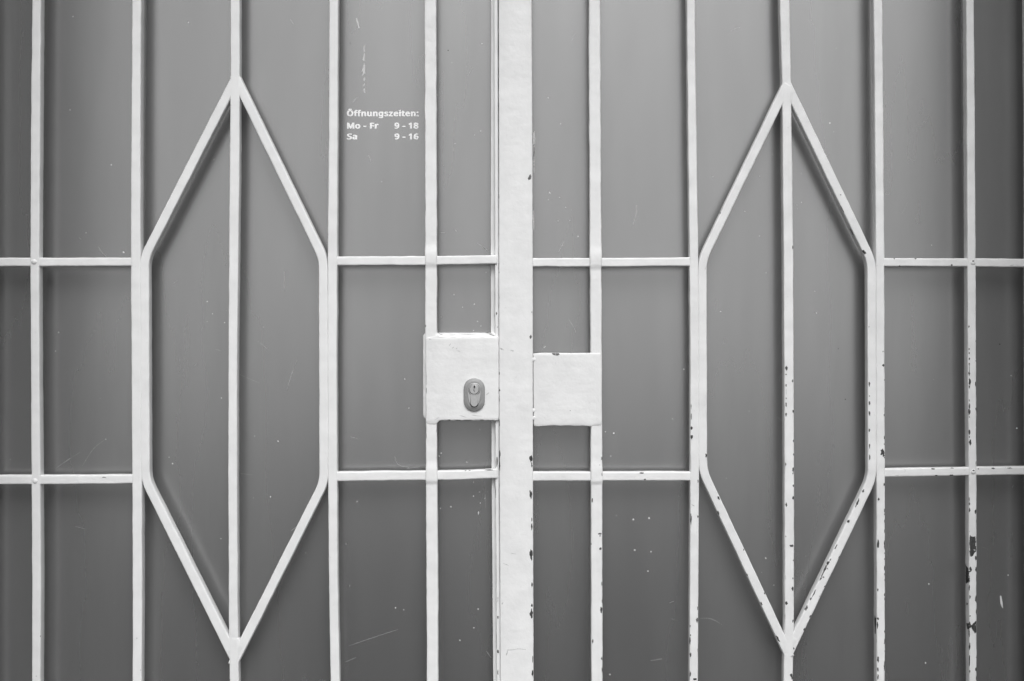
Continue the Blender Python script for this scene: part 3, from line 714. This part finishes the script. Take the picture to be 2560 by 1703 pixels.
add_vbar(GR, [(0, 1472, 1500.8), (300, 1473, 1502), (640, 1475, 1503.6), (860, 1476, 1504.6), (1080, 1477, 1505.6), (1400, 1478, 1506), (1703, 1478.2, 1507)], worn=True, seed=8, rough=1.4,
         bumps=[(653, .0017, 13, 7), (1191, .0018, 13, 7)], mat='paint_thick',
         chip_sets=[(Z4B, [(1622, 270, 8, 28), (1668, 477, 20, 10), (1670, 490, 4, 14), (1672, 571, 16, 14), (1677, 945, 11, 42), (1625, 1137, 8, 26), (1680, 1245, 8, 16), (1682, 1315, 5, 28), (1681, 15, 7, 20), (1615, 540, 4, 14), (1681, 785, 5, 22, 0, 2), (1682, 890, 4, 20, 0, 2)]),
                    (Z5, [(1798, 1305, 8, 18), (1780, 1364, 6, 6), (1800, 1450, 6, 30, 0, 2)])])
add_vbar(GR, [(0, 1716.8, 1737.5), (300, 1719.5, 1741), (640, 1724, 1746), (900, 1725.5, 1747.5), (1180, 1725.8, 1748), (1450, 1724.6, 1746.4), (1703, 1723.7, 1745.2)], worn=True, seed=9,
         chip_sets=[(Z6, [(121, 1055, 4, 30, 0, 2), (122, 1120, 6, 36), (123, 1192, 12, 18), (124, 1246, 14, 24), (165, 1525, 6, 20, 0, 2)]),
                    (Z8, [(127, 425, 8, 68), (174, 406, 8, 13), (168, 1100, 16, 26, 0, 2), (121, 1240, 8, 44), (124, 1200, 7, 13), (124, 1330, 10, 26), (122, 1460, 8, 40), (155, 1495, 26, 14), (171, 1020, 4, 26), (122, 1140, 5, 14, 0, 2), (171, 1300, 4, 30, 0, 3), (140, 330, 24, 6, .6, 3)])])
add_vbar(GR, [(0, 1949.7, 1974.5), (110, 1952.5, 1976.5), (200, 1955.6, 1978), (420, 1957, 1981), (640, 1959.4, 1983.4), (900, 1960.5, 1984.6), (1190, 1961.4, 1985.8), (1560, 1962, 1985.2), (1680, 1959.4, 1982.6), (1703, 1959, 1982.2)], worn=True, seed=10,
         chip_sets=[(Z6, [(724, 812, 14, 28), (722, 850, 7, 9), (763, 892, 10, 16, 0, 2), (721, 920, 8, 15), (722, 1002, 6, 7), (722, 1042, 8, 25), (767, 1083, 8, 17), (721, 1105, 8, 21), (768, 1270, 8, 15), (769, 1357, 7, 11), (719, 1418, 6, 11), (766, 1450, 9, 22), (765, 1477, 8, 12), (767, 1553, 7, 14), (765, 48, 7, 20), (722, 960, 4, 30, 0, 3)]),
                    (Z8, [(762, 55, 7, 18), (811, 95, 9, 30), (813, 202, 6, 12), (811, 280, 11, 22), (765, 325, 11, 26), (802, 602, 24, 16, .2), (808, 890, 13, 24), (767, 987, 18, 20), (810, 1105, 8, 18), (800, 1468, 16, 24), (806, 1485, 12, 26), (762, 540, 5, 10), (810, 820, 6, 12), (760, 815, 5, 30, 0, 3), (757, 1075, 6, 40, 0, 3), (812, 700, 5, 10)])])
add_vbar(GR, [(0, 2184.5, 2206), (300, 2187.5, 2209), (640, 2190, 2211.3), (900, 2191, 2212), (1190, 2191.5, 2213.2), (1450, 2191.8, 2213), (1703, 2192, 2212.8)], worn=True, seed=11, rough=1.3,
         chip_sets=[(Z6, [(1338, 792, 15, 15), (1332, 1343, 24, 36, .2), (1338, 1365, 14, 14), (1342, 1108, 6, 14), (1343, 885, 5, 8), (1343, 1250, 5, 18), (1342, 1292, 5, 10), (1343, 1377, 5, 10), (1342, 1548, 8, 16), (1335, 705, 12, 10, 0, 3), (1343, 1070, 4, 40, 0, 3)]),
                    (Z8, [(1384, 290, 11, 16), (1380, 585, 11, 62), (1422, 585, 6, 42), (1422, 190, 8, 15), (1378, 898, 9, 18), (1379, 1090, 11, 18), (1376, 1130, 8, 50), (1361, 1130, 11, 120), (1379, 1362, 11, 42), (1379, 1430, 8, 30), (1380, 1480, 8, 34), (1370, 1240, 4, 30, 0, 3), (1368, 770, 3, 60, 0, 3)]
                     + edge_run(Z8, 1424, 330, 520, 9) + edge_run(Z8, 1424, 590, 1000, 15) + edge_run(Z8, 1423, 1100, 1500, 12))])
A = [(422, 330), (435, 345), (480, 343), (482, 385), (470, 400), (482, 430), (475, 470), (455, 490), (450, 508), (430, 516), (425, 498), (416, 470), (413, 430), (420, 380)]
B = [(384, 566), (395, 600), (410, 610), (428, 597), (442, 625), (432, 642), (418, 630), (415, 660), (422, 700), (420, 735), (400, 735), (384, 748), (381, 660)]
C1 = [(392, 1076), (410, 1080), (420, 1062), (432, 1090), (436, 1112), (420, 1124), (405, 1132), (396, 1110)]
C2 = [(430, 1100), (470, 1060), (482, 1048), (480, 1150), (468, 1167), (444, 1134)]
pts, w = vbar_pts([(0, 2416, 2435.4), (300, 2417.6, 2438), (640, 2418.8, 2439.8), (900, 2420, 2441), (1190, 2422, 2442), (1450, 2423, 2442.2), (1703, 2423.7, 2442.4)])
v10 = bar(pts, w, radius=0, seed=12, rough=1.3)
for poly in (A, B, C1, C2): chip(v10, 0, 0, 9, 9, 1, poly=[ZV(*q) for q in poly])
chips(v10, ZV, [(455, 410, 8, 24, 0, 2), (462, 460, 14, 16, 0, 3), (436, 370, 6, 30, .3, 2), (468, 1090, 8, 18, 0, 3), (405, 660, 6, 40, .1, 2)], 2)
chips(v10, ZV, [(417, 30, 6, 42), (419, 66, 9, 22), (421, 120, 12, 32), (470, 132, 18, 36), (477, 212, 6, 13), (478, 247, 8, 25), (473, 528, 17, 32), (475, 623, 13, 40), (418, 775, 8, 46), (423, 857, 12, 34), (475, 876, 14, 52),
                (398, 915, 13, 20, 0, 2), (425, 1018, 10, 13, 0, 2), (477, 980, 6, 40), (416, 1160, 10, 60), (421, 1275, 12, 56), (420, 1380, 8, 74), (419, 1424, 8, 36), (422, 1486, 11, 19), (475, 1470, 17, 30), (479, 1368, 8, 12), (478, 1215, 5, 60), (478, 1545, 8, 40), (420, 300, 5, 14, 0, 3), (478, 700, 5, 60, 0, 2)])
chips(v10, Z6, [(1878, 548, 8, 13), (1921, 520, 7, 36), (1879, 690, 8, 11), (1880, 716, 7, 13), (1880, 752, 8, 14), (1880, 785, 7, 16), (1880, 845, 11, 19), (1883, 900, 13, 40), (1880, 930, 8, 20), (1920, 915, 6, 32), (1881, 1015, 6, 13), (1881, 1050, 8, 42), (1880, 1088, 13, 36), (1922, 1070, 6, 15),
                (1880, 1215, 10, 32), (1885, 1280, 15, 32), (1924, 1250, 6, 22), (1881, 1245, 7, 10), (1881, 820, 4, 60, 0, 2), (1922, 640, 5, 9, 0, 2), (1922, 765, 5, 9), (1880, 1120, 7, 9), (1922, 1410, 5, 22, 0, 2), (1868, 400, 4, 90, 0, 3)])
build(v10, "vertical_bar", ['paint_worn', 'chip', 'chip_grey', 'chip_soft'], GR)
add_vbar(GR, [(0, 2565.5, 2594), (300, 2568.5, 2597), (1703, 2572, 2600)], seed=21, name="hinge_stile", worn=True)

add_cross(GR, [(1329, 656), (1490, 656), (1600, 655.4), (1735, 654)], 21.8, seed=35)
add_cross(GR, [(1329, 1191.4), (1490, 1191.2), (1600, 1191), (1735, 1191)], 22.6, seed=36, chip_sets=[(Z4B, [(1925, 105, 24, 8), (1945, 145, 10, 9)])])
add_cross(GR, [(2200, 655.6), (2430, 656.4), (2600, 658)], 21, worn=True, seed=37,
          chip_sets=[(Z6, [(1406, 118, 11, 9), (1540, 118, 11, 9), (1595, 116, 12, 5), (1670, 117, 12, 9), (1730, 116, 9, 5), (1770, 159, 11, 10), (1440, 164, 9, 6, 0, 2), (2150, 160, 30, 4, -.2, 3)])])
add_cross(GR, [(2200, 1183), (2430, 1179), (2600, 1176.6)], 20.8, worn=True, seed=38,
          chip_sets=[(Z6, [(1650, 1447, 22, 9, .2), (1772, 1443, 20, 6, 0, 2), (1672, 1490, 14, 7), (1765, 1488, 20, 8), (2030, 1445, 22, 8), (2135, 1443, 26, 6, 0, 2), (1938, 1448, 8, 6), (1425, 1490, 20, 5, 0, 3)])])

SL = .46
add_diamond(GR, [(1969, 209), (1756.5, 649), (1757.6, 1178), (1976, 1644)], [23.4, 21.4, 21.6, 23], worn=True, seed=43, front=.0001,
            chip_sets=[(Z6, [(217, 1362, 10, 22), (211, 180, 4, 20, 0, 3)]), (Z3, [(668, 1184, 8, 8)]),
                       (Z8, [(312, 280, 9, 28, -.4), (310, 380, 9, 22, -.4), (480, 628, 7, 15), (620, 920, 9, 13), (600, 990, 7, 24, -.4), (708, 1222, 9, 44, -.5), (505, 795, 7, 16, -.4, 2), (207, 195, 8, 10, 0, 3), (345, 320, 6, 30, -.4, 3)])])
add_diamond(GR, [(1965, 205), (2179.5, 652), (2181, 1197), (1970, 1637)], [23.4, 22, 22, 23.6], worn=True, seed=44, front=.0002,
            chip_sets=[(Z6, [(1210, 74, 13, 24, -.6), (1248, 912, 10, 25), (1249, 987, 6, 7), (1249, 1030, 10, 21), (1249, 1098, 8, 30), (1249, 1203, 8, 19), (1249, 1303, 8, 28), (1250, 1375, 9, 30), (1246, 550, 4, 10, 0, 2)]),
                       (Z3, [(1338, 1083, 7, 6, 0, 2), (1400, 1290, 4, 36, -.45, 2), (1348, 1165, 4, 50, -.45, 2), (1470, 1402, 12, 22, -.6), (1228, 930, 4, 80, -.45, 3), (1320, 1110, 3, 60, -.45, 3)]),
                       (Z8, [(1280, 235, 12, 22, SL), (1243, 310, 13, 52, SL), (1180, 438, 16, 20, SL), (1232, 335, 6, 30, SL)]),
                       (ZD, [(705, 525, 24, 120, SL), (915, 436, 40, 22, -.5), (595, 780, 22, 40, SL, 2), (550, 840, 46, 80, SL), (500, 940, 34, 130, SL, 2), (455, 1040, 22, 270, SL), (405, 1155, 30, 60, .8), (540, 955, 16, 34, -.4, 2), (455, 1120, 34, 30, .3, 2), (275, 1440, 22, 150, SL), (215, 1540, 30, 60, SL, 2),
                             (765, 730, 12, 40, SL, 2), (490, 1300, 40, 18, -.5), (1030, 200, 14, 40, SL, 2), (380, 1500, 14, 50, SL, 3)]),
                       (Z8, [(900, 1018, 16, 32, SL, 2), (925, 1075, 10, 20, SL, 2), (885, 1160, 8, 16, SL), (816, 1288, 10, 14)])])
web(GR, [(1959, 204), (1975, 204), (1980, 216), (1985, 230), (1979, 254), (1975, 261), (1967, 262), (1960, 261), (1956, 257), (1950, 232), (1955, 216)], True)
web(GR, [(1965, 1585), (1974, 1581), (1984, 1580), (1993, 1600), (1984, 1620), (1979, 1634), (1962, 1634), (1959, 1624), (1949, 1600)], True)
for (x, y) in ((2432.4, 656.6), (2433.2, 1179.6)):
    rv = dome(MB(), x, y, 6.4, .0002, .0018)
    chips(rv, lambda a, b: (a, b), [(x + .5, y - 3.5, 5, 3.4)])
    build(rv, "rivet", ['paint_worn', 'chip'], GR)

sp = plate([(1333.4, 884), (1360, 882), (1420, 882.6), (1474, 882.4), (1503.4, 882), (1504.4, 900), (1504.6, 1061), (1500, 1064), (1483, 1064), (1478, 1067), (1470, 1065.6), (1380, 1064.4), (1356, 1065.4), (1345, 1067), (1334, 1065)], -.0008, .008, bevel=.0012, lump=.00022)
chip(sp, 0, 0, 9, 9, 2, poly=[Z5(*q) for q in ((1350, 368), (1360, 380), (1385, 388), (1410, 386), (1426, 374), (1415, 366), (1380, 364))])
chips(sp, Z5, [(1516, 880, 7, 8), (1387, 378, 18, 6, 0, 3), (1195, 430, 14, 30, .5, 3), (1193, 880, 14, 14, 0, 3), (1760, 1012, 60, 5, .1, 3), (1195, 960, 6, 40, 0, 3)])
strike = build(sp, "blank_plate", ['paint_thick', 'chip', 'chip_grey', 'chip_soft'], GR)
for (x, y, r) in ((1334, 899, 5.2), (1334, 1026, 5.0), (1334, 1045, 5.0)):
    build(dome(MB(), x, y, r, -.0007, .0007), "weld_bead", ['paint_thick'], strike)
